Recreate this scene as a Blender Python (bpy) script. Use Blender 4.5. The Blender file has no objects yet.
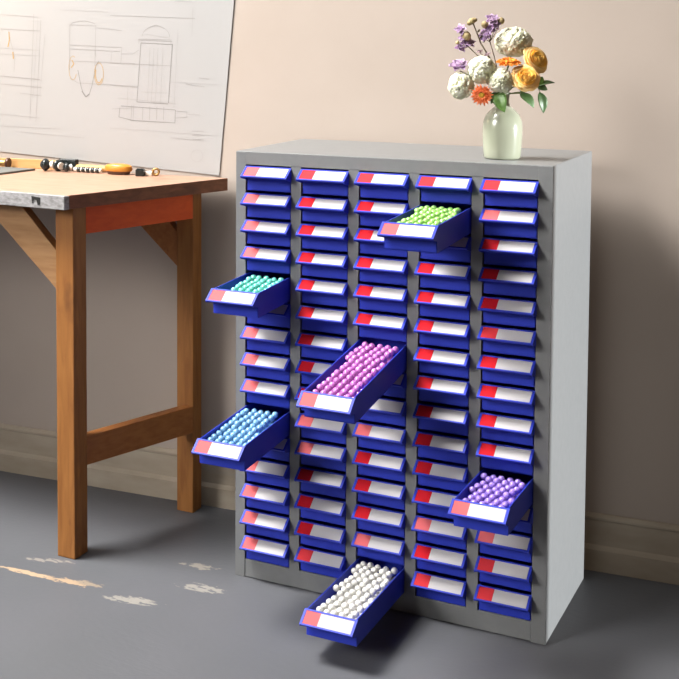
import bpy, bmesh, math, random
from mathutils import Vector, Matrix
S = bpy.context.scene
C = S.collection
PI = math.pi
rnd = random.Random(7)

# ------------------------------------------------------------------ materials
def mat(name, col, rough=.5, metal=0, spec=.5, coat=0, sss=0, trans=0):
    m = bpy.data.materials.new(name); m.use_nodes = True
    b = m.node_tree.nodes['Principled BSDF']
    b.inputs['Base Color'].default_value = (*col, 1)
    b.inputs['Roughness'].default_value = rough
    b.inputs['Metallic'].default_value = metal
    b.inputs['Specular IOR Level'].default_value = spec
    b.inputs['Coat Weight'].default_value = coat
    b.inputs['Subsurface Weight'].default_value = sss
    if sss: b.inputs['Subsurface Radius'].default_value = (.006, .006, .006)
    b.inputs['Transmission Weight'].default_value = trans
    return m

def noisy(name, c1, c2, scale=20, rough=.5, stretch=(1, 1, 1), detail=6, lo=.3, hi=.7, bump=0, spec=.5, bscale=None):
    """two-tone noise material in object space"""
    m = mat(name, c1, rough, spec=spec); nt = m.node_tree; N = nt.nodes; L = nt.links; b = N['Principled BSDF']
    tc = N.new('ShaderNodeTexCoord'); mp = N.new('ShaderNodeMapping'); mp.inputs['Scale'].default_value = stretch
    no = N.new('ShaderNodeTexNoise'); no.inputs['Scale'].default_value = scale; no.inputs['Detail'].default_value = detail
    cr = N.new('ShaderNodeValToRGB'); cr.color_ramp.elements[0].position = lo; cr.color_ramp.elements[1].position = hi
    cr.color_ramp.elements[0].color = (*c1, 1); cr.color_ramp.elements[1].color = (*c2, 1)
    L.new(tc.outputs['Object'], mp.inputs[0]); L.new(mp.outputs[0], no.inputs['Vector'])
    L.new(no.outputs[0], cr.inputs[0]); L.new(cr.outputs[0], b.inputs['Base Color'])
    if bump:
        bp = N.new('ShaderNodeBump'); bp.inputs['Strength'].default_value = bump; bp.inputs['Distance'].default_value = .002
        L.new(no.outputs[0], bp.inputs['Height']); L.new(bp.outputs[0], b.inputs['Normal'])
    return m

def wood(name, c1, c2, dark, axis, rough=.55, scale=14):
    """streaky wood: noise stretched along one axis, with darker knots"""
    m = mat(name, c1, rough, spec=.35); nt = m.node_tree; N = nt.nodes; L = nt.links; b = N['Principled BSDF']
    tc = N.new('ShaderNodeTexCoord'); mp = N.new('ShaderNodeMapping')
    st = [6, 6, 6]; st[axis] = .7; mp.inputs['Scale'].default_value = st
    no = N.new('ShaderNodeTexNoise'); no.inputs['Scale'].default_value = scale; no.inputs['Detail'].default_value = 8
    no.inputs['Distortion'].default_value = .6
    cr = N.new('ShaderNodeValToRGB'); e = cr.color_ramp.elements
    e[0].position = .3; e[0].color = (*c1, 1); e[1].position = .68; e[1].color = (*c2, 1)
    mp2 = N.new('ShaderNodeMapping'); s2 = [1.6, 1.6, 1.6]; s2[axis] = .8; mp2.inputs['Scale'].default_value = s2
    n2 = N.new('ShaderNodeTexNoise'); n2.inputs['Scale'].default_value = 9; n2.inputs['Detail'].default_value = 3
    r2 = N.new('ShaderNodeValToRGB'); r2.color_ramp.elements[0].position = .62; r2.color_ramp.elements[1].position = .78
    r2.color_ramp.elements[0].color = (0, 0, 0, 1); r2.color_ramp.elements[1].color = (.8, .8, .8, 1)
    mx = N.new('ShaderNodeMix'); mx.data_type = 'RGBA'; mx.inputs[7].default_value = (*dark, 1)
    L.new(tc.outputs['Object'], mp.inputs[0]); L.new(mp.outputs[0], no.inputs['Vector']); L.new(no.outputs[0], cr.inputs[0])
    L.new(tc.outputs['Object'], mp2.inputs[0]); L.new(mp2.outputs[0], n2.inputs['Vector']); L.new(n2.outputs[0], r2.inputs[0])
    L.new(r2.outputs[0], mx.inputs[0]); L.new(cr.outputs[0], mx.inputs[6]); L.new(mx.outputs[2], b.inputs['Base Color'])
    bp = N.new('ShaderNodeBump'); bp.inputs['Strength'].default_value = .25; bp.inputs['Distance'].default_value = .002
    L.new(no.outputs[0], bp.inputs['Height']); L.new(bp.outputs[0], b.inputs['Normal'])
    return m

M = {}
M['paint'] = noisy('grey_powder_coat', (.146, .149, .149), (.160, .163, .163), 60, .42)
M['plastic'] = mat('blue_plastic', (.018, .035, .40), .5, spec=.28)
M['red'] = mat('red_card', (.42, .006, .013), .8, spec=.15)
M['midred'] = mat('light_red_card', (.48, .027, .034), .8, spec=.15)
M['salmon'] = mat('salmon_card', (.50, .10, .105), .8, spec=.15)
M['label'] = mat('white_card', (.42, .405, .405), .8, spec=.15)
M['wall'] = noisy('plaster', (.392, .331, .284), (.412, .349, .302), 5, .85, spec=.2)
M['baseboard'] = noisy('baseboard_paint', (.33, .275, .21), (.42, .36, .285), 7, .7, stretch=(1, 1, 3), spec=.2, bump=.3)
M['blocker'] = noisy('blocker_brown', (.10, .065, .035), (.14, .09, .05), 6, .7, stretch=(1, 6, .6), spec=.2)  # dark brown of the added sun blocker, keeps its bounce low
M['paper'] = mat('drawing_paper', (.345, .338, .332), .8, spec=.2)
M['pencil'] = mat('pencil_line', (.288, .275, .268), .9, spec=.1)
M['pencil_dark'] = mat('dark_pencil_line', (.23, .22, .215), .9, spec=.1)
M['faint'] = mat('faint_pencil_line', (.315, .305, .298), .9, spec=.1)
M['ochre'] = mat('ochre_wash', (.42, .27, .10), .9, spec=.1)
M['legwood'] = wood('leg_pine', (.23, .085, .018), (.32, .13, .031), (.10, .033, .008), 2)
M['redwood'] = wood('red_pine', (.62, .07, .006), (.72, .10, .010), (.17, .03, .006), 1)  # apron wood, redder than the legs
M['strwood'] = wood('stretcher_pine', (.28, .095, .022), (.37, .14, .036), (.12, .04, .01), 1)
M['bracewood'] = wood('brace_pine', (.27, .135, .055), (.36, .195, .085), (.20, .09, .04), 0)
M['topwood'] = wood('worn_top', (.29, .165, .110), (.355, .215, .148), (.23, .125, .08), 0, .5)
M['edgewood'] = wood('dark_edge', (.13, .045, .02), (.24, .09, .04), (.07, .025, .012), 1, .6)
M['chipped'] = noisy('chipped_white_paint', (.17, .16, .155), (.33, .318, .318), 70, .7, stretch=(1, 1, 2), lo=.3, hi=.62, bump=.4)
M['black'] = mat('black_resin', (.012, .016, .016), .25)
M['ivory'] = mat('ivory', (.80, .76, .68), .4)
M['slate'] = noisy('slate_board', (.11, .11, .10), (.14, .14, .13), 30, .8, spec=.1)
M['lathwood'] = wood('yellow_lath', (.45, .24, .08), (.55, .33, .14), (.35, .19, .07), 0)
M['orangewood'] = wood('orange_handle', (.42, .15, .015), (.52, .22, .035), (.27, .09, .012), 0, .3)
M['darkwood'] = mat('dark_rim', (.07, .025, .012), .4)
M['brass'] = mat('aged_brass', (.42, .25, .09), .35, metal=.7)
M['dark'] = mat('slot_shade', (.01, .009, .008), .8)
M['vase'] = mat('celadon_glaze', (.30, .315, .232), .18, coat=.6)
M['leaf'] = noisy('leaf_green', (.055, .12, .02), (.12, .24, .05), 60, .42)
M['leafdark'] = noisy('dark_leaf_green', (.04, .09, .025), (.085, .17, .05), 60, .45)
M['stem'] = mat('stem_green', (.10, .13, .04), .6)
M['brownstem'] = mat('stem_brown', (.10, .07, .035), .7)
M['rose'] = noisy('yellow_rose', (.98, .60, .20), (.98, .72, .36), 70, .55)
M['rosein'] = noisy('rose_inner', (.97, .52, .08), (.98, .62, .17), 70, .55)
M['rosecore'] = mat('rose_heart', (.88, .33, .02), .55)
M['white_fl'] = noisy('cream_petal', (.60, .61, .42), (.74, .73, .60), 50, .6)
M['white_in'] = mat('green_heart', (.58, .62, .26), .6)
M['ranun'] = noisy('orange_petal', (.72, .21, .025), (.84, .34, .06), 80, .55)
M['daisy'] = noisy('coral_petal', (.72, .15, .045), (.82, .27, .11), 80, .55)
M['daisyc'] = mat('daisy_heart', (.55, .30, .02), .7)
M['purple'] = noisy('mauve_petal', (.40, .26, .44), (.62, .46, .62), 90, .6)
M['purplepale'] = noisy('pale_mauve_petal', (.42, .29, .36), (.55, .42, .43), 90, .6)
M['bud'] = noisy('tan_bud', (.20, .14, .05), (.46, .36, .18), 60, .7)
for k in ('rose', 'rosein', 'white_fl', 'ranun', 'daisy', 'purple'):
    b_ = M[k].node_tree.nodes['Principled BSDF']; b_.inputs['Specular IOR Level'].default_value = .12; b_.inputs['Roughness'].default_value = .8; b_.inputs['Subsurface Weight'].default_value = .35; b_.inputs['Subsurface Radius'].default_value = (.004, .004, .003)
BEADS = dict(teal=(.13, .50, .41), green=(.27, .52, .13), blue=(.17, .35, .55), pink=(.47, .16, .46),
             lavender=(.30, .19, .60), white=(.66, .65, .61))
for k, c in BEADS.items():
    M['bead_' + k] = mat(k + '_bead', c, .12, coat=.5, sss=.25)

# floor: painted concrete, worn, with rubbed through scuffs
def floor_mat():
    m = mat('worn_painted_concrete', (.2, .22, .22), .5, spec=.35); nt = m.node_tree; N = nt.nodes; L = nt.links; b = N['Principled BSDF']
    tc = N.new('ShaderNodeTexCoord')
    n1 = N.new('ShaderNodeTexNoise'); n1.inputs['Scale'].default_value = 2.3; n1.inputs['Detail'].default_value = 9
    cr = N.new('ShaderNodeValToRGB'); e = cr.color_ramp.elements
    e[0].position = .3; e[0].color = (.092, .096, .103, 1); e[1].position = .72; e[1].color = (.108, .109, .119, 1)
    L.new(tc.outputs['Object'], n1.inputs['Vector']); L.new(n1.outputs[0], cr.inputs[0])
    col = cr.outputs[0]
    n2 = N.new('ShaderNodeTexNoise'); n2.inputs['Scale'].default_value = 48; n2.inputs['Detail'].default_value = 7
    mpn = N.new('ShaderNodeMapping'); mpn.inputs['Scale'].default_value = (1, 2.2, 1); mpn.inputs['Rotation'].default_value = (0, 0, .5)
    L.new(tc.outputs['Object'], mpn.inputs[0]); L.new(mpn.outputs[0], n2.inputs['Vector'])
    # (centre, angle, half length, half width, threshold, colour)
    for (cx, cy, ang, hl, hw, th, c) in SCUFFS:
        mp = N.new('ShaderNodeMapping'); mp.vector_type = 'TEXTURE'
        mp.inputs['Location'].default_value = (cx, cy, 0); mp.inputs['Rotation'].default_value = (0, 0, ang); mp.inputs['Scale'].default_value = (hl, hw, 1)
        gr = N.new('ShaderNodeTexGradient'); gr.gradient_type = 'SPHERICAL'
        L.new(tc.outputs['Object'], mp.inputs[0]); L.new(mp.outputs[0], gr.inputs[0])
        mul = N.new('ShaderNodeMath'); mul.operation = 'MULTIPLY'; L.new(gr.outputs[1], mul.inputs[0]); L.new(n2.outputs[0], mul.inputs[1])
        st = N.new('ShaderNodeValToRGB'); st.color_ramp.elements[0].position = th; st.color_ramp.elements[1].position = th + .06
        L.new(mul.outputs[0], st.inputs[0])
        mx = N.new('ShaderNodeMix'); mx.data_type = 'RGBA'; mx.inputs[7].default_value = (*c, 1)
        L.new(st.outputs[0], mx.inputs[0]); L.new(col, mx.inputs[6]); col = mx.outputs[2]
    L.new(col, b.inputs['Base Color'])
    bp = N.new('ShaderNodeBump'); bp.inputs['Strength'].default_value = .15; bp.inputs['Distance'].default_value = .003
    L.new(n2.outputs[0], bp.inputs['Height']); L.new(bp.outputs[0], b.inputs['Normal'])
    return m
SCUFFS = [(-.40, -.219, .03, .15, .020, .24, (.40, .29, .19)), (-.30, -.213, .02, .14, .030, .29, (.36, .26, .17)), (-.25, -.20, .0, .09, .030, .31, (.25, .20, .15)),
          (-.13, -.225, .2, .16, .05, .33, (.25, .235, .21)), (-.09, .0, .15, .12, .04, .33, (.24, .22, .19)),
          (-.03, -.10, .2, .14, .06, .34, (.25, .235, .21)), (-.40, -.14, .3, .16, .03, .34, (.23, .21, .19))]
M['floor'] = floor_mat()

# ------------------------------------------------------------------ helpers
def box(bm, x0, x1, y0, y1, z0, z1, bevel=0, mi=0, mx=None):
    g = bmesh.ops.create_cube(bm, size=1)
    vs = g['verts']
    bmesh.ops.scale(bm, vec=(x1-x0, y1-y0, z1-z0), verts=vs)
    bmesh.ops.translate(bm, vec=((x0+x1)/2, (y0+y1)/2, (z0+z1)/2), verts=vs)
    if mx is not None: bmesh.ops.transform(bm, matrix=mx, verts=vs)
    fs = set(f for v in vs for f in v.link_faces)
    for f in fs: f.material_index = mi
    if bevel:
        es = list(set(e for v in vs for e in v.link_edges))
        r = bmesh.ops.bevel(bm, geom=es, offset=bevel, segments=2, affect='EDGES', profile=.6)
        for f in r['faces']: f.material_index = mi
    return vs

def prism(bm, poly, z0, z1, bevel=0, mi=0, axis='z'):
    """extrude a 2D polygon; axis z: (x,y) polygon, axis x: (y,z) polygon, axis y: (x,z) polygon"""
    def P(a, b, c):
        return (a, b, c) if axis == 'z' else (c, a, b) if axis == 'x' else (a, c, b)
    lo = [bm.verts.new(P(a, b, z0)) for a, b in poly]; hi = [bm.verts.new(P(a, b, z1)) for a, b in poly]
    n = len(poly); fs = [bm.faces.new(lo), bm.faces.new(hi)]
    for i in range(n): fs.append(bm.faces.new((lo[i], lo[(i+1) % n], hi[(i+1) % n], hi[i])))
    bmesh.ops.recalc_face_normals(bm, faces=fs)
    for f in fs: f.material_index = mi
    if bevel:
        es = list(set(e for f in fs for e in f.edges))
        r = bmesh.ops.bevel(bm, geom=es, offset=bevel, segments=2, affect='EDGES', profile=.6)
        for f in r['faces']: f.material_index = mi

def beam(bm, p0, p1, w, h, bevel=.002, up=(0, 0, 1)):
    """rectangular bar from p0 to p1, w across (horizontal), h along up"""
    p0, p1 = Vector(p0), Vector(p1); d = (p1-p0); L = d.length; d.normalize()
    side = d.cross(Vector(up)).normalized(); u = side.cross(d).normalized()
    mx = Matrix(((d.x, side.x, u.x, p0.x), (d.y, side.y, u.y, p0.y), (d.z, side.z, u.z, p0.z), (0, 0, 0, 1)))
    box(bm, 0, L, -w/2, w/2, -h/2, h/2, bevel, 0, mx)

def lathe(bm, prof, n=40, mi=0, mx=None, caps=True):
    rings = []
    for r, z in prof:
        ring = []
        for i in range(n):
            a = 2*PI*i/n; p = Vector((r*math.cos(a), r*math.sin(a), z))
            if mx is not None: p = mx @ p
            ring.append(bm.verts.new(p))
        rings.append(ring)
    for a, b in zip(rings, rings[1:]):
        for i in range(n):
            f = bm.faces.new((a[i], a[(i+1) % n], b[(i+1) % n], b[i])); f.material_index = mi
    if caps:
        f = bm.faces.new(list(reversed(rings[0]))); f.material_index = mi
        f = bm.faces.new(rings[-1]); f.material_index = mi

def tube(bm, pts, r0, r1=None, n=8, mi=0):
    if r1 is None: r1 = r0
    pts = [Vector(p) for p in pts]; rings = []
    for i, p in enumerate(pts):
        d = (pts[min(i+1, len(pts)-1)] - pts[max(i-1, 0)]).normalized()
        a = d.cross(Vector((0.3, 1, .1))).normalized(); b = d.cross(a)
        r = r0 + (r1-r0)*i/(len(pts)-1)
        rings.append([bm.verts.new(p + (a*math.cos(2*PI*k/n) + b*math.sin(2*PI*k/n))*r) for k in range(n)])
    for a, b in zip(rings, rings[1:]):
        for k in range(n):
            f = bm.faces.new((a[k], a[(k+1) % n], b[(k+1) % n], b[k])); f.material_index = mi
    bm.faces.new(list(reversed(rings[0]))).material_index = mi; bm.faces.new(rings[-1]).material_index = mi

def ball(bm, c, r, sub=2, mi=0, sc=(1, 1, 1)):
    g = bmesh.ops.create_icosphere(bm, subdivisions=sub, radius=r)
    bmesh.ops.scale(bm, vec=sc, verts=g['verts']); bmesh.ops.translate(bm, vec=c, verts=g['verts'])
    for f in set(f for v in g['verts'] for f in v.link_faces): f.material_index = mi

def mesh(name, bm, mats, smooth=False):
    bmesh.ops.recalc_face_normals(bm, faces=bm.faces)
    me = bpy.data.meshes.new(name); bm.to_mesh(me); bm.free()
    for m in (mats if isinstance(mats, (list, tuple)) else [mats]): me.materials.append(M[m])
    if smooth:
        for p in me.polygons: p.use_smooth = True
        if smooth == 'auto': me.set_sharp_from_angle(angle=math.radians(35))
    return me

def put(name, me, parent=None, mx=None):
    o = bpy.data.objects.new(name, me); C.objects.link(o)
    if parent: o.parent = parent
    if mx is not None: o.matrix_local = mx
    return o

def obj(name, bm, mats, parent=None, smooth=False, mx=None):
    return put(name, mesh(name, bm, mats, smooth), parent, mx)

def tag(o, label, cat, group=None):
    o['label'] = label; o['category'] = cat
    if group: o['group'] = group
    return o

def thing(name, label, cat, loc=(0, 0, 0), group=None):
    o = bpy.data.objects.new(name, None); C.objects.link(o); o.empty_display_size = .05
    o.location = loc
    return tag(o, label, cat, group)

def struct(name, bm, mats, smooth=False):
    o = obj(name, bm, mats, None, smooth); o['kind'] = 'structure'; return o

def V(*a): return Vector(a)

# ------------------------------------------------------------------ setting
WK = .0753
def wy(x): return .374 + WK*x                     # wall line in plan
bm = bmesh.new(); box(bm, -3.2, 3.2, -4.2, .9, -.1, 0); struct('floor', bm, 'floor')
def wallprism(bm, off0, off1, z0, z1, x0=-3, x1=3, bevel=0):
    prism(bm, [(x0, wy(x0)-off1), (x1, wy(x1)-off1), (x1, wy(x1)-off0), (x0, wy(x0)-off0)], z0, z1, bevel)
bm = bmesh.new(); wallprism(bm, -.12, 0, 0, 2.7); struct('wall_back', bm, 'wall')
bm = bmesh.new()
XR = 2.1
for y0, y1, z0, z1 in ((-4.2, .119, 0, 2.7), (.119, .55, 1.10, 2.7)):
    box(bm, XR, XR+.12, y0, y1, z0, z1)
struct('sun_blocker_right', bm, 'blocker')  # unseen wall piece, added so the sun reaches only the cabinet's side
bm = bmesh.new()
prof = [(0, 0), (.012, 0), (.012, .048), (.0085, .054), (.0055, .058), (.0055, .112), (.0085, .116), (.0085, .120), (.004, .127), (0, .128)]
a = [bm.verts.new((-3, wy(-3)-o, z)) for o, z in prof]; b = [bm.verts.new((3, wy(3)-o, z)) for o, z in prof]
n = len(prof); bm.faces.new(a); bm.faces.new(b)
for i in range(n): bm.faces.new((a[i], a[(i+1) % n], b[(i+1) % n], b[i]))
struct('baseboard_back', bm, 'baseboard')

# ------------------------------------------------------------------ drawer cabinet
W, D, H = .669, .36, .937
cab = thing('drawer_cabinet', 'tall grey steel cabinet with five columns of blue drawers beside the wooden table', 'cabinet')
bm = bmesh.new()
t = .010
box(bm, 0, t, .001, D, 0, H-.0005, .0015); box(bm, W-t, W, .001, D, 0, H-.0005, .0015)
box(bm, .0005, W-.0005, .0005, D, H-t, H, .0018)
box(bm, t, W-t, .02, D, .01, .02); box(bm, t, W-t, D-t, D, .01, H-t)
PITCH = .128; OX = .0235; OW = .1055
for i in range(1, 5):
    x = OX + PITCH*i - (PITCH-OW)/2
    box(bm, x-.002, x+.002, .016, D-t, .02, H-t)
obj('carcass', bm, 'paint', cab)
bm = bmesh.new()
ZT, ZB = .909, .0405
box(bm, .0005, OX, 0, .016, .0005, H-.0015, .0008)
box(bm, OX+4*PITCH+OW, W-.0005, 0, .016, .0005, H-.0015, .0008)
box(bm, OX, OX+4*PITCH+OW, .0, .016, ZT, H-.0015)
for i in range(4):
    box(bm, OX+PITCH*i+OW, OX+PITCH*(i+1), .0, .016, ZB-.002, ZT+.001)
obj('front_frame', bm, 'paint', cab)
bm = bmesh.new(); box(bm, OX+.0006, OX+4*PITCH+OW-.0006, .0012, .014, .002, ZB, .0006); obj('kick_panel', bm, 'paint', cab)

RP = .0580
def row_z(k): return ZT - RP*k + .0025            # bottom of the drawer in row k (1 = top)
DW, DL, DH = .0505, .335, .0505                   # half width, length, wall height
def drawer_body(L):
    bm = bmesh.new(); w = .0022
    box(bm, -DW, DW, 0, L, 0, w)
    box(bm, -DW, -DW+w, 0, L, 0, DH, .0005); box(bm, DW-w, DW, 0, L, 0, DH, .0005)
    box(bm, -DW, DW, L-w, L, 0, DH); box(bm, -DW, DW, 0, .003, 0, DH, .0006)
    return mesh('drawer', bm, 'plastic')
LW = .0532                                        # label holder half width
A, B = Vector((0, -.0005, .0510)), Vector((0, -.0295, .0312))   # holder: inner top edge, outer lower edge
sd = (B-A).normalized(); nd = Vector((0, sd.z, -sd.y)); nd = nd if nd.z > 0 else -nd
SL = (B-A).length
def slope_mx(): return Matrix(((1, 0, 0, A.x), (0, sd.y, nd.y, A.y), (0, sd.z, nd.z, A.z), (0, 0, 0, 1)))
bm = bmesh.new(); mx = slope_mx()
box(bm, -LW, LW, 0, SL, -.0026, 0, .0006, 0, mx)
r = .0016
box(bm, -LW, LW, 0, .0032, -.0002, r, .0004, 0, mx); box(bm, -LW, LW, SL-.0034, SL, -.0002, r, .0004, 0, mx)
box(bm, -LW, -LW+.0048, .003, SL-.003, -.0002, r, 0, 0, mx); box(bm, LW-.0048, LW, .003, SL-.003, -.0002, r, 0, 0, mx)
for sx in (-1, 1):
    x0 = sx*(LW-.0022); x1 = sx*LW
    prism(bm, [(.002, .0508), (-.0288, .0312), (-.0288, .0287), (.002, .0215)], min(x0, x1), max(x0, x1), 0, 0, 'x')
ME_HOLD = mesh('label_holder', bm, 'plastic')
bm = bmesh.new(); box(bm, -.0185, LW-.0052, .0036, SL-.0038, .0002, .0010, 0, 0, mx); ME_CARD = mesh('label_card', bm, 'label')
ME_TAB = {}
for k in ('red', 'midred', 'salmon'):
    bm = bmesh.new(); box(bm, -LW+.0052, -.0187, .0036, SL-.0038, .0002, .0010, 0, 0, mx); ME_TAB[k] = mesh('color_tab', bm, k)
ME_BODY = drawer_body(DL)
COLR = {}
for r_ in range(1, 16):
    COLR[1, r_] = 'salmon'
    COLR[2, r_] = 'salmon' if r_ in (10, 11) else 'midred' if r_ in (1, 15) else 'red'
    COLR[3, r_] = 'salmon' if r_ in (7, 10, 14, 15) else 'midred' if r_ == 1 else 'red'
    COLR[4, r_] = 'salmon' if r_ in (2, 13) else 'midred' if r_ in (1, 15) else 'red'
    COLR[5, r_] = 'salmon' if r_ in (2, 11, 13) else 'midred' if r_ in (1, 6, 14, 15) else 'red'
#            col,row: pull, tilt (deg, sagging), bead colour
OPEN = {(1, 5): (.158, 2.2, 'teal'), (4, 2): (.213, 2.2, 'green'), (1, 10): (.219, 3.4, 'blue'),
        (3, 7): (.287, 7.2, 'pink'), (5, 11): (.178, .3, 'lavender'), (3, 15): (.268, .2, 'white')}
OPEN_MX = {}
for c in range(1, 6):
    for k in range(1, 16):
        xc = OX + PITCH*(c-1) + OW/2; z = row_z(k)
        if (c, k) in OPEN:
            pull, tilt, colr = OPEN[c, k]
            mxd = Matrix.Translation((xc, .0, z+.0005)) @ Matrix.Rotation(math.radians(tilt), 4, 'X') @ Matrix.Translation((0, -pull, 0))
            OPEN_MX[c, k] = mxd
        else:
            mxd = Matrix.Translation((xc, .003 + rnd.uniform(-.0006, .0006), z))
        d = put('drawer', ME_BODY, cab, mxd)
        put('label_holder', ME_HOLD, d); put('label_card', ME_CARD, d)
        tb = put('color_tab', ME_TAB[COLR[c, k]], d)
        if (c, k) in OPEN: d['label'] = 'blue drawer pulled open full of %s beads' % OPEN[c, k][2]

# beads: a loose hexagonal top layer of individual beads on a heap
BR = .0070
BLAB = {'teal': 'teal glassy bead in the upper open drawer at the left edge of the cabinet',
        'green': 'pale green glassy bead in the topmost open drawer',
        'blue': 'light blue glassy bead in the lower open drawer at the left edge of the cabinet',
        'pink': 'pink glassy bead in the wide open drawer at the middle of the cabinet',
        'lavender': 'lavender glassy bead in the open drawer nearest the right side of the cabinet',
        'white': 'pearly white bead in the open bottom drawer above the floor'}
for (c, k), (pull, tilt, colr) in OPEN.items():
    mxd = OPEN_MX[c, k]
    bm = bmesh.new(); bmesh.ops.create_uvsphere(bm, u_segments=20, v_segments=12, radius=BR)
    me = mesh('bead', bm, 'bead_' + colr, True)
    pile = bmesh.new(); nx = 6; px = .0163; py = .0192
    nrow = int((pull - .004 - .010)/py) + 1
    zl = [.0025+BR, .0025+BR+.0138, .0025+BR+.0270]
    first = None
    xw = OX + PITCH*(c-1) + OW/2; vis = (1.2277 - xw)/2.4          # rows staggered so that no strings form
    half = DW - .0024 - BR
    sl_ = .05 + .18*(k-1)/14; stag = .5 + (.2 + .025*k)*sl_
    for lay in range(3):
        for j in range(nrow):
            off = (j*(stag - py*vis/px)) % 1
            n_ = 0
            while True:
                x = -half + off*px + n_*px; n_ += 1
                if x > half: break
                y = .0035 + BR + .001 + j*py
                if lay == 1: y += py/2
                if y > pull + .01: break
                x += rnd.uniform(-.0016, .0016); y += rnd.uniform(-.0014, .0014); x = max(-half, min(half, x))
                if lay < 2:
                    g = bmesh.ops.create_icosphere(pile, subdivisions=2 if lay else 1, radius=BR)
                    bmesh.ops.translate(pile, vec=(x, y, zl[lay]), verts=g['verts'])
                else:
                    zz = zl[2] + rnd.uniform(0, .0025) + .0075*min(1, max(0, (y-.03)/.12))
                    p = mxd @ Vector((x, y, zz))
                    o = put(colr + '_bead', me); o.location = p
                    tag(o, BLAB[colr], 'bead', '%s beads in the open drawer' % colr)
    # a full heap just below the loose layer
    box(pile, -DW+.0035, DW-.0035, .0045, pull+.012, zl[0], zl[1]-.001)
    o = obj('bead_heap', pile, 'bead_' + colr, None, False, mxd)
    o['kind'] = 'stuff'; tag(o, 'heap of %s beads filling the open drawer' % colr, 'beads')

# ------------------------------------------------------------------ wooden table
TZ, TT = .834, .031
FR, BRc = (-.347, -.147), (-.188, .343)
def fy(x): return FR[1] - .04*(x - FR[0])          # front edge line
XL = -1.9  # unseen left end, lengthened to shade the wall underneath
tab = thing('wooden_table', 'worn wooden work table with chipped white front edge standing by the wall', 'table')
def topy(x): return wy(x) - .0155
bm = bmesh.new()
prism(bm, [(XL, fy(XL)+.012), (FR[0], FR[1]+.012), (FR[0]+.0045, FR[1]+.014), (BRc[0], BRc[1]), (XL, topy(XL))], TZ-TT, TZ, .0015)
bm.faces.ensure_lookup_table()
for f in bm.faces:                                 # right side face takes the darker wood
    if f.normal.x > .6: f.material_index = 1
obj('tabletop', bm, ['topwood', 'edgewood'], tab)
bm = bmesh.new()
prism(bm, [(XL, fy(XL)), (FR[0], FR[1]), (FR[0]+.0045, FR[1]+.0135), (XL, fy(XL)+.0115)], TZ-TT-.001, TZ-.001, .0015)
o = obj('front_edging', bm, 'chipped', tab); o['label'] = 'chipped white painted front edging'
bm = bmesh.new()
nx_ = -.425
prism(bm, [(nx_-.011, TZ-.006), (nx_+.013, TZ-.008), (nx_+.012, TZ-.024), (nx_+.006, TZ-.025), (nx_+.003, TZ-.014), (nx_-.005, TZ-.014), (nx_-.009, TZ-.022)], fy(nx_)-.0012, fy(nx_)+.005, 0, 0, 'y')
obj('notch_shade', bm, 'dark', tab)  # dark solid piece standing in for the shade inside a slot
UZ = TZ-TT
def leg(x0, x1, y0, y1, m='legwood'):
    bm = bmesh.new(); box(bm, x0, x1, y0, y1, 0, UZ, .0025); return obj('leg', bm, m, tab)
leg(-.3965, -.3495, -.108, -.053)
leg(-.2965, -.251, .279, .325)
leg(XL+.02, XL+.067, -.06, -.005); leg(XL+.03, XL+.077, .155, .20)
bm = bmesh.new(); prism(bm, [(-.372, -.053), (-.3497, -.053), (-.2512, .279), (-.2735, .279)], UZ-.066, UZ, .0015); obj('apron', bm, 'redwood', tab)
bm = bmesh.new(); prism(bm, [(-.378, -.053), (-.350, -.053), (-.2515, .279), (-.280, .279)], .203, .270, .0015); obj('stretcher', bm, 'strwood', tab)
bm = bmesh.new(); prism(bm, [(-.3965, .610), (-.3965, .698), (-.502, UZ), (-.612, UZ)], -.1, -.072, .0015, 0, 'y'); obj('brace', bm, 'bracewood', tab)
bm = bmesh.new(); prism(bm, [(-.2965, .612), (-.2965, .698), (-.402, UZ), (-.51, UZ)], .285, .312, .0015, 0, 'y'); obj('brace', bm, 'strwood', tab)
bm = bmesh.new(); prism(bm, [(XL+.067, .612), (XL+.067, .698), (XL+.17, UZ), (XL+.28, UZ)], -.05, -.022, .0015, 0, 'y'); obj('brace', bm, 'bracewood', tab)
bm = bmesh.new(); ball(bm, (-.3493, -.083, .588), .010, 2, 0, (.12, .55, 1.25))
for v in bm.verts: v.co.x = -.3493 + (v.co.x + .3493) if False else v.co.x
bm.free()

# ------------------------------------------------------------------ drawing sheet on the wall
# sheet frame: u along the bottom edge (left), v up; lower right corner at P0
TH = math.radians(4.2)
P0 = V(-.218, 0, .8375)
def sheet(u, v, off=.0016):
    """u to the left (m), v upwards, turned clockwise about the lower right corner"""
    x = P0.x - u*math.cos(math.radians(3.2)) + v*math.sin(math.radians(5.1)); z = P0.z + u*math.sin(math.radians(3.2)) + v*math.cos(math.radians(5.1))
    curl = .0012*math.exp(-u/.03)*(1-.2*math.sin(v*7))
    return Vector((x, wy(x) - off - curl, z))
pap = thing('technical_drawing_sheet', 'large white sheet of pencil machine drawings pinned to the wall behind the table', 'drawing')
bm = bmesh.new(); NU, NV = 48, 24; SU, SV = 1.0, .70
gr = [[bm.verts.new(sheet(SU*(i/NU)**1.6, SV*j/NV)) for i in range(NU+1)] for j in range(NV+1)]
for j in range(NV):
    for i in range(NU): bm.faces.new((gr[j][i], gr[j][i+1], gr[j+1][i+1], gr[j+1][i]))
gr = [[bm.verts.new(sheet(SU*(i/NU)**1.6, SV*j/NV, .0009)) for i in range(NU+1)] for j in range(NV+1)]
for j in range(NV):
    for i in range(NU): bm.faces.new((gr[j][i], gr[j+1][i], gr[j+1][i+1], gr[j][i+1]))
obj('paper', bm, 'paper', pap, True)
LB = bmesh.new()
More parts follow.
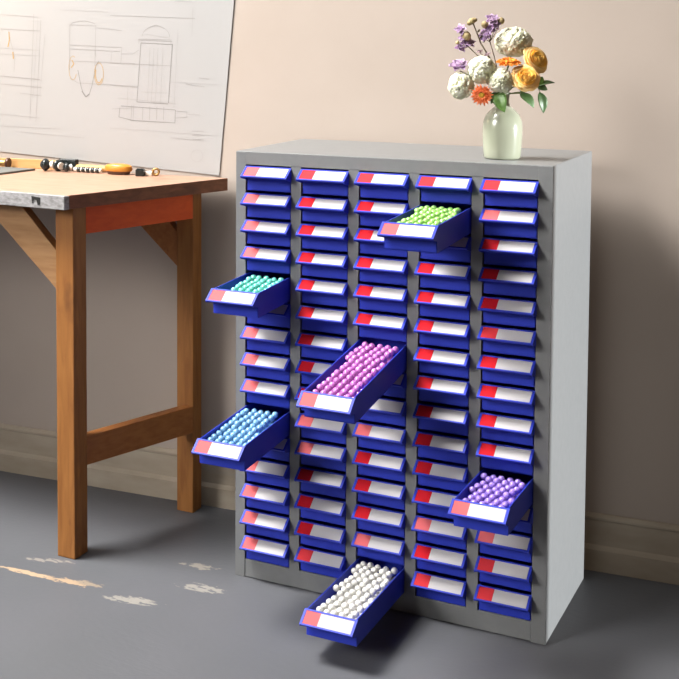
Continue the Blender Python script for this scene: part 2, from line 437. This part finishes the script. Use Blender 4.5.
# pencil lines: drawing units -> (u, v) in metres on the sheet
HM = [-0.284873, -0.024294, 0.667506, 0.029234, -0.267933, 0.406168, 0.038952, -0.005208, 1.0]
def uv(a, b):
    a, b = a/100, b/100; w = HM[6]*a + HM[7]*b + 1
    return ((HM[0]*a + HM[1]*b + HM[2])/w, (HM[3]*a + HM[4]*b + HM[5])/w)
def line(pts, w=.0009, mi=0):
    q = [uv(*p) for p in pts]
    for (u0, v0), (u1, v1) in zip(q, q[1:]):
        d = math.hypot(u1-u0, v1-v0)
        if d < 1e-6: continue
        n = max(1, int(d/.04)); nu, nv = -(v1-v0)/d*w/2, (u1-u0)/d*w/2
        prev = None
        for i in range(n+1):
            f = i/n; u, v = u0+(u1-u0)*f, v0+(v1-v0)*f
            if v < .002: v = .002
            cur = (LB.verts.new(sheet(u+nu, v+nv, .0020)), LB.verts.new(sheet(u-nu, v-nv, .0020)))
            if prev: LB.faces.new((prev[0], prev[1], cur[1], cur[0])).material_index = mi
            prev = cur
def arc(cx, cy, rx, ry, a0, a1, n=14): return [(cx+rx*math.cos(math.radians(a0+(a1-a0)*i/n)), cy-ry*math.sin(math.radians(a0+(a1-a0)*i/n))) for i in range(n+1)]
# boiler at the right
line([(141, 43), (172, 44.5)], .0016, 1); line([(141, 43), (137, 102)], .0013, 1); line([(172.5, 44), (168.5, 103)], .0018, 1)
line([(137, 102), (168, 104)], .0013, 1); line([(138, 40), (172, 41.5)], .0010); line([(139, 44), (139, 39), (171, 40), (171, 44)])
line(arc(156, 38, 14, 12, 5, 172), .0010); line([(148, 28), (156, 25), (165, 29)], .001); line([(145, 34), (169, 38)], .0008, 2)
line([(110, 63), (172, 66)], .0012); line([(110, 85), (138, 87.5)], .0013); line([(141, 92), (168, 93)], .0007, 2)
for x in (150, 154, 158, 163): line([(x, 48), (x-2.5, 102)], .0007, 2)
line([(120, 108), (119, 117), (133, 120.5), (175, 123), (175.5, 110), (121, 106)], .0013, 1)
line([(132, 105), (131, 121)], .001); line([(134, 105), (133, 121)], .001); line([(118, 98), (176, 104)], .0008, 2)
for x in (143, 150, 157, 164): line([(x, 107), (x-.5, 120)], .0012)
line([(175, 111), (187, 112), (187, 117.5), (175, 118)], .0011); line([(112, 109), (132, 108)], .0009); line([(188, 114.5), (200, 115)], .0012, 2)
line([(110, 15.5), (195, 18.5)], .0010); line([(193, 8), (192, 36)], .0008, 2); line([(186, 84), (205, 87)], .0016, 2); line([(199, 78), (209, 79)], .002, 2)
line([(178, 30), (174, 108)], .0006, 2); line([(128, 88), (127, 110)], .0007, 2); line([(170, 82), (222, 85)], .0006, 2)
for y in (131, 135, 139): line([(192, y), (204, y+.5)], .0014, 2)
line([(171, 138), (204, 141)], .001, 2); line(arc(197, 156, 6, 6, 0, 360), .0007, 2); line([(175, 1), (192, 2)], .0016, 2)
# vessel with pipes
line([(70, 25), (69.5, 70)], .0011); line([(96, 25), (95, 66)], .0011); line([(70, 25), (96, 26)], .0009); line(arc(83, 25, 12, 4, 8, 172), .0010)
for y, x1 in ((30, 122), (47, 122), (51, 120), (63, 135)): line([(70 if y > 40 else 97, y-2), (x1, y+.6)], .0009)
line([(122, 47.5), (121, 63)], .0008); line([(122, 54), (133, 54), (139, 50)], .0009); line([(112, 52), (111, 62)], .0007)
line([(70, 78), (78, 83), (138, 86.5)], .0009)
line(arc(73, 68, 4, 12, 60, 330), .0011, 3); line([(72, 60), (74, 64), (71, 68)], .0022, 3)
line([(78, 70), (81, 86), (83.5, 94), (86, 97)], .0016, 1); line([(82, 91), (86, 97), (89.5, 94)], .0030, 1); line([(89.5, 94), (92, 86), (94, 76), (96, 66), (99, 61)], .0013, 1)
line(arc(99, 74, 4.6, 11, 0, 360, 22), .0013, 3); line(arc(99, 74, 3.4, 9, 150, 330, 12), .0020, 3); line([(96, 62), (102, 62)], .0008)
# plan at the left
line([(0, 14.5), (38, 17)], .0009, 2); line([(0, 29), (40, 31)], .0011); line([(0, 48), (40, 50.5)], .0008, 2); line([(0, 54), (41, 56)], .0007, 2)
line([(0, 76), (40, 79.5)], .0015); line([(0, 84), (42, 87.5)], .0009); line([(20, 93), (42, 96)], .0009); line([(0, 114), (40, 118)], .0007, 2)
line([(34, 14), (30, 121)], .0009); line([(41, 20), (36, 122)], .0009); line([(45, 34), (40, 95)], .0007, 2); line([(38, 18), (33, 98)], .0006, 2)
line([(9, 32), (9.5, 40), (8, 47)], .0028, 3); line([(13, 52), (13.5, 59)], .0030, 3); line([(8, 30), (15, 58), (14, 72)], .0008)
line([(0, 126), (60, 129)], .0008, 2); line([(20, 132), (85, 138)], .0008, 2); line([(110, 128), (222, 136)], .0006, 2); line([(60, 10), (108, 12)], .0006, 2)
obj('pencil_lines', LB, ['pencil', 'pencil_dark', 'faint', 'ochre'], pap)

# ------------------------------------------------------------------ things on the table
Z0 = TZ
lath = bmesh.new(); box(lath, -.19, .19, -.004, .004, 0, .024, .001)
o = obj('wooden_lath', lath, 'lathwood'); o.location = (-.80, wy(-.80)-.022, Z0+.0003); o.rotation_euler = (0, 0, math.atan(WK))
tag(o, 'yellow wooden lath on edge along the back of the table', 'lath')
bm = bmesh.new(); prism(bm, [(-.97, .11), (-.722, .118), (-.703, .258), (-.955, .25)], Z0+.0002, Z0+.0052, .0008)
tag(obj('slate_board', bm, 'slate'), 'thin dark grey board lying flat at the left of the table', 'board')
# clump of dark knobs
def turned(name, label, cat, x, y, rz, prof_list, mats, parts):
    """a turned piece lying on its side: list of (part name, profile (r, x), material)"""
    rmax = max(r for _, pr, _ in parts for r, _ in pr)
    tt = thing(name, label, cat, (x, y, Z0)); tt.rotation_euler = (0, 0, rz)
    for nm, pr, m in parts:
        bm = bmesh.new(); lathe(bm, [(r, a) for r, a in pr], 28, 0, Matrix.Translation((0, 0, rmax+.0002)) @ Matrix.Rotation(PI/2, 4, 'Y'))
        obj(nm, bm, m, tt, 'auto')
    return tt
def bulge(x0, x1, r, n=8, e=.55): return [(r*(e+(1-e)*math.sin(PI*i/n)), x0+(x1-x0)*i/n) for i in range(n+1)]
turned('round_knob', 'big dark round bobbin, leftmost in the clump on the table', 'knob', -.668, .262, .35, None, None,
       [('head', bulge(-.018, .008, .0165, 10, .35), 'black'), ('collar', [(.008, .008), (.010, .012), (.010, .016)], 'ivory')])
turned('round_knob', 'dark round bobbin in the middle of the clump on the table', 'knob', -.637, .268, -.5, None, None,
       [('head', bulge(-.010, .008, .0150, 10, .35), 'black'), ('collar', [(.007, .008), (.009, .011), (.009, .016)], 'ivory')])
turned('round_knob', 'small dark round bobbin at the right of the clump on the table', 'knob', -.611, .266, .8, None, None,
       [('head', bulge(-.009, .007, .0120, 10, .4), 'black'), ('collar', [(.006, .007), (.008, .010), (.008, .013)], 'ivory')])
bm = bmesh.new(); prism(bm, [(-.030, 0), (-.024, -.008), (.026, -.006), (.030, .004), (-.02, .008)], 0, .030, .002)
o = obj('iron_wedge', bm, 'black'); o.location = (-.628, .300, Z0+.0002); tag(o, 'dark iron wedge behind the knobs on the table', 'wedge')
# rod with a row of small black beads
t_ = thing('beaded_rod', 'pale rod with a row of small black beads lying on the table', 'rod', (-.555, .280, Z0)); t_.rotation_euler = (0, 0, .03)
bm = bmesh.new(); lathe(bm, [(.0045, -.042), (.0055, -.040), (.0055, .038), (.0045, .040)], 20, 0, Matrix.Translation((0, 0, .0072)) @ Matrix.Rotation(PI/2, 4, 'Y')); obj('rod', bm, 'ivory', t_, 'auto')
for i in range(5):
    bm = bmesh.new(); lathe(bm, bulge(-.006, .006, .0071, 8, .75), 20, 0, Matrix.Translation((-.026+i*.0138, 0, .0072)) @ Matrix.Rotation(PI/2, 4, 'Y')); obj('black_bead', bm, 'black', t_, True)
bm = bmesh.new(); lathe(bm, [(.003, -.055), (.0085, -.05), (.009, 0), (.0075, .05), (.003, .055)], 24, 0, Matrix.Translation((0, 0, .0092)) @ Matrix.Rotation(PI/2, 4, 'Y'))
o = obj('wooden_dowel', bm, 'lathwood', None, 'auto'); o.location = (-.552, .305, Z0); o.rotation_euler = (0, 0, .08); tag(o, 'yellow wooden dowel behind the beaded rod on the table', 'dowel')
# orange wooden handle piece
t_ = thing('wooden_handle', 'oval orange varnished wooden handle with dark base on the table', 'block', (-.466, .284, Z0)); t_.rotation_euler = (0, 0, .1)
def oval(bm, prof, a, b):
    lathe(bm, prof, 36)
    for v in bm.verts: v.co.x *= a; v.co.y *= b
bm = bmesh.new(); oval(bm, [(.74, .0002), (.80, .002), (.86, .008)], .038, .020); obj('base', bm, 'darkwood', t_, 'auto')
bm = bmesh.new(); oval(bm, [(.86, .008), (.97, .010), (1, .015), (.96, .021), (.8, .025), (.4, .027), (.05, .0274)], .038, .020); obj('grip', bm, 'orangewood', t_, 'auto')
# small fittings at the right end
t_ = thing('brass_fitting', 'small brass ring fitting at the right end of the tools on the table', 'fitting', (-.364, .295, Z0)); t_.rotation_euler = (0, 0, .35)
bm = bmesh.new()
for i in range(24):
    a0 = 2*PI*i/24; a1 = 2*PI*(i+1)/24
tor = []
for i in range(28):
    a = 2*PI*i/28; cx, cz = math.cos(a), math.sin(a)
    tor.append([bm.verts.new(((.0075+.0032*math.cos(b_))*cx, .0065*math.sin(b_), .0109+(.0075+.0032*math.cos(b_))*cz)) for b_ in [2*PI*q/12 for q in range(12)]])
for i in range(28):
    for q in range(12): bm.faces.new((tor[i][q], tor[(i+1) % 28][q], tor[(i+1) % 28][(q+1) % 12], tor[i][(q+1) % 12]))
obj('ring', bm, 'brass', t_, True)
bm = bmesh.new(); box(bm, -.026, -.009, -.006, .006, .0002, .012, .002); obj('tang', bm, 'ivory', t_, True)
bm = bmesh.new(); box(bm, -.011, .011, -.009, .009, 0, .017, .002); box(bm, -.008, .008, -.006, .006, .0165, .019, .001)
o = obj('dark_block', bm, 'black', None, False); o.location = (-.398, .276, Z0+.0002); o.rotation_euler = (0, 0, .3); tag(o, 'small dark block beside the brass ring on the table', 'block')
bm = bmesh.new(); lathe(bm, [(.002, -.018), (.0055, -.016), (.0055, .014), (.003, .018)], 20, 0, Matrix.Translation((0, 0, .0057)) @ Matrix.Rotation(PI/2, 4, 'Y'))
o = obj('brown_peg', bm, 'darkwood', None, 'auto'); o.location = (-.396, .306, Z0); o.rotation_euler = (0, 0, .1); tag(o, 'brown peg behind the small dark block on the table', 'peg')
t_ = turned('turned_spool', 'brown turned spool near the left end of the table back', 'spool', -.815, .268, .1, None, None,
       [('barrel', [(.008, -.012), (.008, .012)], 'brass'), ('flange', [(.013, -.020), (.014, -.016), (.012, -.012)], 'darkwood'), ('flange', [(.012, .012), (.014, .016), (.013, .020)], 'darkwood')])

# ------------------------------------------------------------------ vase and flowers
VB = V(.545, .10, H)
VR = V(.8642, .5031, 0); VD = V(-.5031, .8642, 0)       # plan directions: to the right, and away
def F(px, py, d=0):                                      # a spot in the bouquet
    return VB + VR*((px-502.3)*.00204) + VD*d + V(0, 0, (158.7-py)*.002015)
bm = bmesh.new()
outer = [(.030, .0), (.0345, .0012), (.0362, .005), (.0375, .02), (.0388, .045), (.0392, .062), (.0378, .076), (.0325, .089), (.0238, .098), (.0145, .1065), (.0126, .113), (.0124, .122), (.0138, .131), (.0146, .134)]
inner = [(.0132, .1345), (.0122, .130), (.0112, .122), (.0108, .113), (.0128, .1065), (.0218, .098), (.031, .086), (.036, .074), (.037, .06), (.035, .02), (.02, .006), (.001, .005)]
pr = []
for a, b in zip(outer, outer[1:]):
    pr += [a, ((a[0]+b[0])/2, (a[1]+b[1])/2)]
lathe(bm, outer + inner, 56)
vase = obj('flower_vase', bm, 'vase', None, True); vase.location = VB
tag(vase, 'pale celadon green bottle vase standing on the grey cabinet top', 'vase')
NECK = VB + V(0, 0, .128)
slot = [0]
def stem_pts(head):
    slot[0] += 1; a = slot[0]*2.4; r = .0015 + .0062*((slot[0]*.37) % 1)
    n = NECK + V(math.cos(a)*r, math.sin(a)*r, 0); b = NECK + V(-math.cos(a)*r*.6, -math.sin(a)*r*.6, -.07)
    m = n + V(0, 0, .35*(head.z-n.z)) + (head-n)*.18; m.z = n.z + .45*max(.01, head.z-n.z)
    pts = [b, n]
    for i in range(1, 7):
        f = i/6; pts.append((n*(1-f)+m*f)*(1-f) + (m*(1-f)+head*f)*f)
    return pts
def petal(bm, L, Wd, cup, curl, mx, mi=0, nu=6, nv=5, tip=.5, ruffle=0):
    """petal along +x from the origin, cupped towards +z"""
    rows = []
    for i in range(nu+1):
        s = i/nu
        w = Wd*min(1, .12+(s/.55)**.75)*math.sqrt(max(0, 1-max(0, (s-.55)/.47)**2))
        w = max(w, .06*Wd); row = []
        for j in range(nv+1):
            q = j/nv*2-1
            z = cup*L*s*s*.9 - curl*L*max(0, s-.6)**2*4 + .35*Wd*q*q*(.6+.6*cup)
            z += ruffle*L*math.sin(q*7+s*4)*s
            row.append(bm.verts.new(mx @ Vector((L*s*(1-.12*q*q), w*q*.5, z))))
        rows.append(row)
    for i in range(nu):
        for j in range(nv):
            f = bm.faces.new((rows[i][j], rows[i+1][j], rows[i+1][j+1], rows[i][j+1])); f.material_index = mi; f.smooth = True
def aim(loc, d, roll=0):
    """frame whose z axis points along d"""
    q = Vector(d).to_track_quat('Z', 'Y')
    return Matrix.Translation(loc) @ q.to_matrix().to_4x4() @ Matrix.Rotation(roll, 4, 'Z')
def flower(name, label, cat, head, stem_m='stem', r=.0016, group=None):
    t = thing(name, label, cat, VB + V(0, 0, .058), group)
    bm = bmesh.new(); pts = stem_pts(head); tube(bm, [p - t.location for p in pts], r, r*.8); obj('stem', bm, stem_m, t, True)
    return t
def solid(o, th=.0005):
    md = o.modifiers.new('thickness', 'SOLIDIFY'); md.thickness = th; md.offset = 0
def rel(t): return Matrix.Translation(-t.location)
def rose_petal(bm, base, R, a0, span, rt, zt, roll, mi):
    rows = []
    for i in range(8):
        f = i/7; row = []
        for j in range(10):
            q = j/9*2-1; g = f*(1-.16*q**4)
            r = R*(.06+(rt-.06)*g**.62); z = R*(-.42+(zt+.42)*g**1.15)
            if g > .72:
                e = ((g-.72)/.28)**2; r += R*.10*roll*e; z -= R*.13*roll*e
            r += R*.012*math.sin(q*5+a0*3)*f; r += R*.05*q*f
            a = a0 + q*span/2*min(1, .35+f**.6)
            row.append(bm.verts.new(base @ Vector((r*math.cos(a), r*math.sin(a), z))))
        rows.append(row)
    for i in range(7):
        for j in range(9):
            fc = bm.faces.new((rows[i][j], rows[i+1][j], rows[i+1][j+1], rows[i][j+1])); fc.smooth = True; fc.material_index = mi
def rose(label, head, d, R):
    dn = Vector(d).normalized()
    t = flower('rose', label, 'flower', head - dn*R*.45)
    base = rel(t) @ aim(head - dn*R*.05, d)
    bm = bmesh.new(); hb = bmesh.new()
    for ring, (n, span, rt, zt, roll) in enumerate([(6, 84, 1.0, .02, 1.1), (5, 96, .90, .16, 1.0), (5, 96, .76, .27, .9), (5, 98, .62, .34, .7), (4, 112, .48, .39, .5), (4, 120, .35, .40, .3), (3, 140, .23, .40, .1), (2, 190, .12, .38, 0)]):
        for k in range(n):
            rose_petal(bm if ring < 3 else hb, base, R, 2*PI*k/n + ring*.9 + rnd.uniform(-.12, .12), math.radians(span), rt*rnd.uniform(.95, 1.04), zt+rnd.uniform(-.03, .03), roll, 0)
    solid(obj('petals', bm, 'rose', t, True), .0005)
    solid(obj('heart', hb, 'rosein', t, True), .0005)
    bm = bmesh.new()
    for k in range(5): petal(bm, .8*R, .25*R, .5, .3, base @ Matrix.Rotation(k*1.257, 4, 'Z') @ Matrix.Translation((0, 0, -.45*R)), 0, 5, 3, .6)
    solid(obj('sepals', bm, 'leaf', t, True), .0005)
from mathutils.kdtree import KDTree
def pompom(name, label, head, rx, rz, n=110, depth=.10):
    """round ruffled head: overlapping petal plates, each tilted its own way, thickened into one surface"""
    t = flower(name, label, 'flower', head - V(0, 0, rz*.5))
    c = head - t.location; bm = bmesh.new(); bmesh.ops.create_icosphere(bm, subdivisions=6, radius=1)
    kd = KDTree(n); info = []
    for k in range(n):
        z = 1-2*(k+.5)/n; a = k*2.39996 + rnd.uniform(-.3, .3); q = math.sqrt(max(0, 1-z*z))
        d = (V(q*math.cos(a), q*math.sin(a), z) + V(rnd.uniform(-.1, .1), rnd.uniform(-.1, .1), rnd.uniform(-.1, .1))).normalized()
        kd.insert(d, k); info.append((d, V(rnd.uniform(-1, 1), rnd.uniform(-1, 1), rnd.uniform(-1, 1)), rnd.uniform(-.4, .6), rnd.uniform(0, 6)))
    kd.balance(); cell = 2.0*math.sqrt(PI*4/n/PI)/2
    for v in bm.verts:
        d = v.co.normalized(); best = -9
        for co, k, dist in kd.find_n(d, 5):
            d0, tl, up, ph = info[k]; off = d - d0; rr = dist/(cell*1.25)
            edge = 1 - max(0, rr)**4 + .10*math.sin(off.x/cell*7+ph)*math.sin(off.z/cell*6+ph*2)
            h = .55*edge + .38*off.dot(tl)/cell + .34*up
            best = max(best, h)
        s_ = 1 + depth*(max(-.9, min(1.1, best)) - .45)
        low = .05*math.sin(d.x*5+ph)*math.sin(d.z*4+n)
        v.co = c + V(d.x*rx, d.y*rx, d.z*rz)*(s_+low)
    obj('petals', bm, 'white_fl', t, True)
vd = -VD                                            # towards the camera
pompom('hydrangea', 'large cream hydrangea head at the top right of the bouquet', F(516, 43, .03), .0365, .0295, 230)
pompom('carnation', 'cream carnation lowest at the left side of the bouquet', F(461, 85.5, .0), .0255, .0265, 150)
pompom('carnation', 'cream carnation at the left centre above the orange daisy', F(479.5, 70, -.012), .027, .0275, 160)
pompom('carnation', 'cream carnation directly above the vase neck', F(496, 80.5, -.028), .0235, .024, 130)
rose('yellow orange rose lying lower, in the front centre of the bouquet', F(518.5, 77, -.042), vd + VR*.0 + V(0, 0, .55), .0275)
rose('yellow orange rose at the far right of the bouquet', F(534, 59.5, -.01), vd*.85 + VR*.45 + V(0, 0, .45), .0275)
# orange ranunculus seen edge-on
hd = F(504.5, 62, -.02); t = flower('ranunculus', 'flat orange bloom seen edge-on between carnations and roses', 'flower', hd - V(0, 0, .008))
base = rel(t) @ aim(hd - V(0, 0, .006), V(0, 0, 1) + vd*.30); bm = bmesh.new()
for ring, (n, L, tilt) in enumerate([(12, .026, 6), (11, .023, 18), (9, .019, 32), (7, .013, 52)]):
    for k in range(n):
        mx = base @ Matrix.Rotation(2*PI*(k+.5*(ring % 2))/n, 4, 'Z') @ Matrix.Rotation(-math.radians(tilt+rnd.uniform(-4, 4)), 4, 'Y')
        petal(bm, L, .013, .12, .1, mx, 0, 5, 4, .6)
solid(obj('petals', bm, 'ranun', t, True), .0005)
# coral daisy hanging at the left front
hd = F(477.5, 94, -.03); dv = vd + V(0, 0, -.12) - VR*.25
t = flower('daisy', 'coral orange daisy hanging low at the left front of the vase neck', 'flower', hd - dv.normalized()*.006)
base = rel(t) @ aim(hd, dv); bm = bmesh.new()
for ring, (n, L, tilt) in enumerate([(19, .0225, 4), (17, .019, 18), (13, .013, 34)]):
    for k in range(n):
        mx = base @ Matrix.Rotation(2*PI*(k+.5*(ring % 2))/n+rnd.uniform(-.06, .06), 4, 'Z') @ Matrix.Rotation(-math.radians(tilt+rnd.uniform(-7, 7)), 4, 'Y')
        petal(bm, L*rnd.uniform(.9, 1.08), .0062, .05, .1, mx, 0, 5, 3, .6)
solid(obj('petals', bm, 'daisy', t, True), .0005)
bm = bmesh.new(); ball(bm, (0, 0, 0), .0078, 2, 0, (1, 1, .5)); bmesh.ops.transform(bm, matrix=base @ Matrix.Translation((0, 0, .003)), verts=bm.verts); obj('heart', bm, 'daisyc', t, True)
# small bloom cluster helpers for the mauve sprigs
def floret(t, c, R, m, d=None, n=7, name='bloom'):
    bm = bmesh.new(); d = d or (vd + V(0, 0, .5)); mx0 = rel(t) @ aim(c, d)
    for ring, (f, tilt) in enumerate([(1, 14), (.85, 38), (.6, 62)]):
        for k in range(n - ring):
            mx = mx0 @ Matrix.Rotation(2*PI*k/(n-ring)+ring+rnd.uniform(-.3, .3), 4, 'Z') @ Matrix.Rotation(-math.radians(tilt+rnd.uniform(-12, 12)), 4, 'Y')
            petal(bm, R*f*rnd.uniform(.85, 1.1), R*.62, .2, .2, mx, 0, 4, 3, .65, .05)
    solid(obj(name, bm, m, t, True), .0004)
def budball(t, c, R, m='bud', sz=1.0):
    bm = bmesh.new(); c = c - t.location; ball(bm, c, R, 3, 0, (1, 1, 1))
    for v in bm.verts:
        q = v.co-c; v.co = c + V(q.x, q.y, q.z*sz) * (1+.07*math.sin(q.x/R*9)*math.sin(q.z/R*8+1))
    obj('bud', bm, m, t, True)
def twig(t, a, b, r=.0009, m='brownstem', bend=.15):
    bm = bmesh.new(); a = a-t.location; b = b-t.location; mid = (a+b)/2 + V(0, 0, -bend*(b-a).length)
    tube(bm, [(a*(1-f)+mid*f)*(1-f)+(mid*(1-f)+b*f)*f for f in [i/6 for i in range(7)]], r, r*.8); obj('twig', bm, m, t, True)
h = F(460, 66, .005); t = flower('mauve_bloom', 'dark mauve cupped bloom at the far left above the lowest carnation', 'flower', h - V(0, 0, .010), 'brownstem')
floret(t, h - V(0, 0, .004), .0235, 'purple', vd*.5 + V(0, 0, 1) - VR*.3, 8)
h = F(470, 47, .02); t = flower('mauve_sprig', 'mauve flower sprig with tan bud at the upper left of the bouquet', 'sprig', h, 'brownstem', .0012)
for px, py, R, kind in [(463, 31, .010, 'p'), (461.5, 49.5, .0095, 'p'), (468.5, 45, .012, 'p'), (466, 39, .009, 'p'), (467.5, 36.5, .0088, 'b'), (458.5, 43, .0038, 'b')]:
    c = F(px, py, .02 - (.006 if kind == 'b' else 0)); twig(t, h, c, .0007)
    if kind == 'p': floret(t, c, R*1.5, 'purple', V(rnd.uniform(-.6, .6), -.6, rnd.uniform(.1, 1)), 6)
    else: budball(t, c, R, 'bud', 1.1)
h = F(482.5, 44, .02); t = flower('budded_stalk', 'bare brown stalk carrying tan buds at the top of the bouquet', 'sprig', h, 'brownstem', .0019)
for px, py, R in [(473.5, 21.5, .0072), (471, 23.5, .0055), (476, 20.5, .0055)]: budball(t, F(px, py, .02), R, 'bud', .9)
twig(t, h, F(474.5, 24, .02), .0015, bend=-.03)
for px, py in [(478.5, 33), (481, 39), (484, 43)]:
    bm = bmesh.new(); petal(bm, .009, .004, .2, .1, rel(t) @ aim(F(px, py, .018), VR*.6 + V(0, 0, .7)) @ Matrix.Rotation(-PI/2.4, 4, 'Y'), 0, 4, 3); solid(obj('bract', bm, 'brownstem', t, True), .0005)
h = F(492, 42, .025); t = flower('mauve_sprig', 'tall mauve flower sprig rising left of the large hydrangea', 'sprig', h, 'brownstem', .0011)
for px, py, R, m in [(494, 21.5, .0125, 'purple'), (497, 26, .010, 'purple'), (489, 35, .0135, 'purple'), (492, 31, .010, 'purple'), (486.5, 39, .009, 'purple')]:
    c = F(px, py, .022); twig(t, h, c, .0007); floret(t, c, R*1.35, m, V(rnd.uniform(-.5, .5), -.8, rnd.uniform(.1, .8)), 7)
for px, py, R in [(486, 25, .0068), (502, 21.5, .0072)]:
    c = F(px, py, .02); twig(t, h, c, .0007); budball(t, c, R, 'bud', 1.05)
h = F(484, 56, .01); t = flower('pale_bud_sprig', 'pale mauve half closed buds behind the left centre carnation', 'sprig', h, 'brownstem', .001)
for px, py, R in [(480.5, 53, .0085), (488.5, 56, .0095)]:
    c = F(px, py, .01); twig(t, h, c, .0007); floret(t, c, R, 'purplepale', V(rnd.uniform(-.5, .3), -.4, 1), 5)
# leaves
def leaf(t, a, b, Wd, n, m='leaf', name='leaf', fold=.25):
    """leaf blade from a to b, facing n"""
    a = a - t.location; b = b - t.location; ax = (b-a); L = ax.length; ax.normalize(); n = Vector(n); sd_ = n.cross(ax).normalized(); n = ax.cross(sd_).normalized()
    bm = bmesh.new(); rows = []
    for i in range(11):
        s = i/10; w = Wd*(math.sin(PI*s**.8)**.85 if 0 < s < 1 else 0)+.0006; row = []
        for j in range(7):
            q = j/3-1; row.append(bm.verts.new(a + ax*(L*s) + sd_*(w*q*.5) + n*(fold*Wd*abs(q)*.5*math.sin(PI*s) + .10*L*math.sin(PI*s))))
        rows.append(row)
    for i in range(10):
        for j in range(6): bm.faces.new((rows[i][j], rows[i+1][j], rows[i+1][j+1], rows[i][j+1]))
    solid(obj(name, bm, m, t, True), .0006)
h = F(493, 90, -.022); t = flower('leaf_spray', 'broad green leaf hanging in front of the vase neck', 'leaf', h)
leaf(t, h, F(498, 111, -.045), .028, vd - VR*.5 + V(0, 0, .2)); leaf(t, F(492, 92, -.02), F(486, 103, -.035), .014, vd - VR*.2, 'leafdark')
h = F(516, 93, -.02); t = flower('leaf_spray', 'dark green leaf drooping below the front rose', 'leaf', h)
leaf(t, h, F(528.5, 107, -.03), .024, vd + VR*.5 + V(0, 0, .5), 'leafdark'); leaf(t, F(516, 92, -.02), F(530, 89, -.02), .014, vd*.5 + V(0, 0, 1), 'leaf')
h = F(535, 86, -.005); t = flower('leaf_spray', 'green leafy twig reaching out furthest right from the vase', 'leaf', F(522, 92, -.01))
twig(t, F(522, 92, -.01), h, .0010, 'stem', .1)
twig(t, h, F(538, 93, -.008), .0008, 'stem', 0)
leaf(t, h, F(552.5, 83, -.005), .014, vd*.6 + V(0, 0, 1), 'leafdark'); leaf(t, h, F(541, 77, 0), .016, vd + V(0, 0, .2), 'leaf')
leaf(t, F(537, 92, -.008), F(540.5, 113, -.012), .020, vd + VR*.25 + V(0, 0, .2), 'leafdark'); leaf(t, h, F(545, 90, -.006), .014, vd + V(0, 0, .4), 'leafdark')

# ------------------------------------------------------------------ light
KEY, FILL, SUNE, WORLD, TOPFILL = 430, 14, 10.2, .02, 16
def area(name, loc, target, sx, sy, power, col, spread=180):
    l = bpy.data.lights.new(name, 'AREA'); l.shape = 'RECTANGLE'; l.size = sx; l.size_y = sy; l.energy = power; l.color = col; l.spread = math.radians(spread)
    o = bpy.data.objects.new(name, l); C.objects.link(o); o.location = loc
    o.rotation_euler = (Vector(target)-Vector(loc)).to_track_quat('-Z', 'Y').to_euler(); return o
area('left_window_light', (-1.75, -.95, 3.75), (.2, .2, .45), 1.2, 1.2, KEY, (1, .985, .96))
area('front_fill_light', (-1.9, -3.3, 2.3), (.42, .0, .45), 2.0, 2.0, FILL, (1, .975, .95), 34)  # added fill, narrow beam to brighten the cabinet front
area('overhead_fill_light', (-.5, -.9, 2.75), (-.3, -.8, 0), 1.2, 1.0, TOPFILL, (.97, .98, 1))  # added overhead fill to brighten the cabinet top and floor
sl = bpy.data.lights.new('side_fill_sun', 'SUN'); sl.energy = SUNE; sl.color = (.95, .98, 1); sl.angle = math.radians(1.5)  # added sun, aimed to brighten the cabinet's right side alone
so = bpy.data.objects.new('side_fill_sun', sl); C.objects.link(so); so.rotation_euler = V(-1, -.0745, -.022).to_track_quat('-Z', 'Y').to_euler()
lp = bpy.data.lights.new('table_lamp_light', 'POINT'); lp.energy = 6; lp.color = (1, .72, .42); lp.shadow_soft_size = .12
lo = bpy.data.objects.new('table_lamp_light', lp); C.objects.link(lo); lo.location = (-1.05, -.02, 1.45)
w = bpy.data.worlds.new('World'); S.world = w; w.use_nodes = True
w.node_tree.nodes['Background'].inputs[0].default_value = (1, .97, .93, 1); w.node_tree.nodes['Background'].inputs[1].default_value = WORLD

# ------------------------------------------------------------------ camera
cd = bpy.data.cameras.new('Camera'); cam = bpy.data.objects.new('Camera', cd); C.objects.link(cam)
R_, U_, FW = V(.8644, .5028, -.0025), V(-.0298, .0563, .998), V(-.502, .8625, -.0637)
loc = V(1.22769, -2.53475, 1.19394)
cam.matrix_world = Matrix(((R_.x, U_.x, -FW.x, loc.x), (R_.y, U_.y, -FW.y, loc.y), (R_.z, U_.z, -FW.z, loc.z), (0, 0, 0, 1)))
cd.sensor_width = 36; cd.lens = 1307.2/679*36; cd.shift_x = 202.75/679; cd.shift_y = -224.41/679
cd.clip_start = .05; cd.clip_end = 50
S.camera = cam
S.view_settings.view_transform = 'Standard'; S.view_settings.look = 'None'; S.view_settings.exposure = 0; S.view_settings.gamma = 1
S.view_settings.use_curve_mapping = False
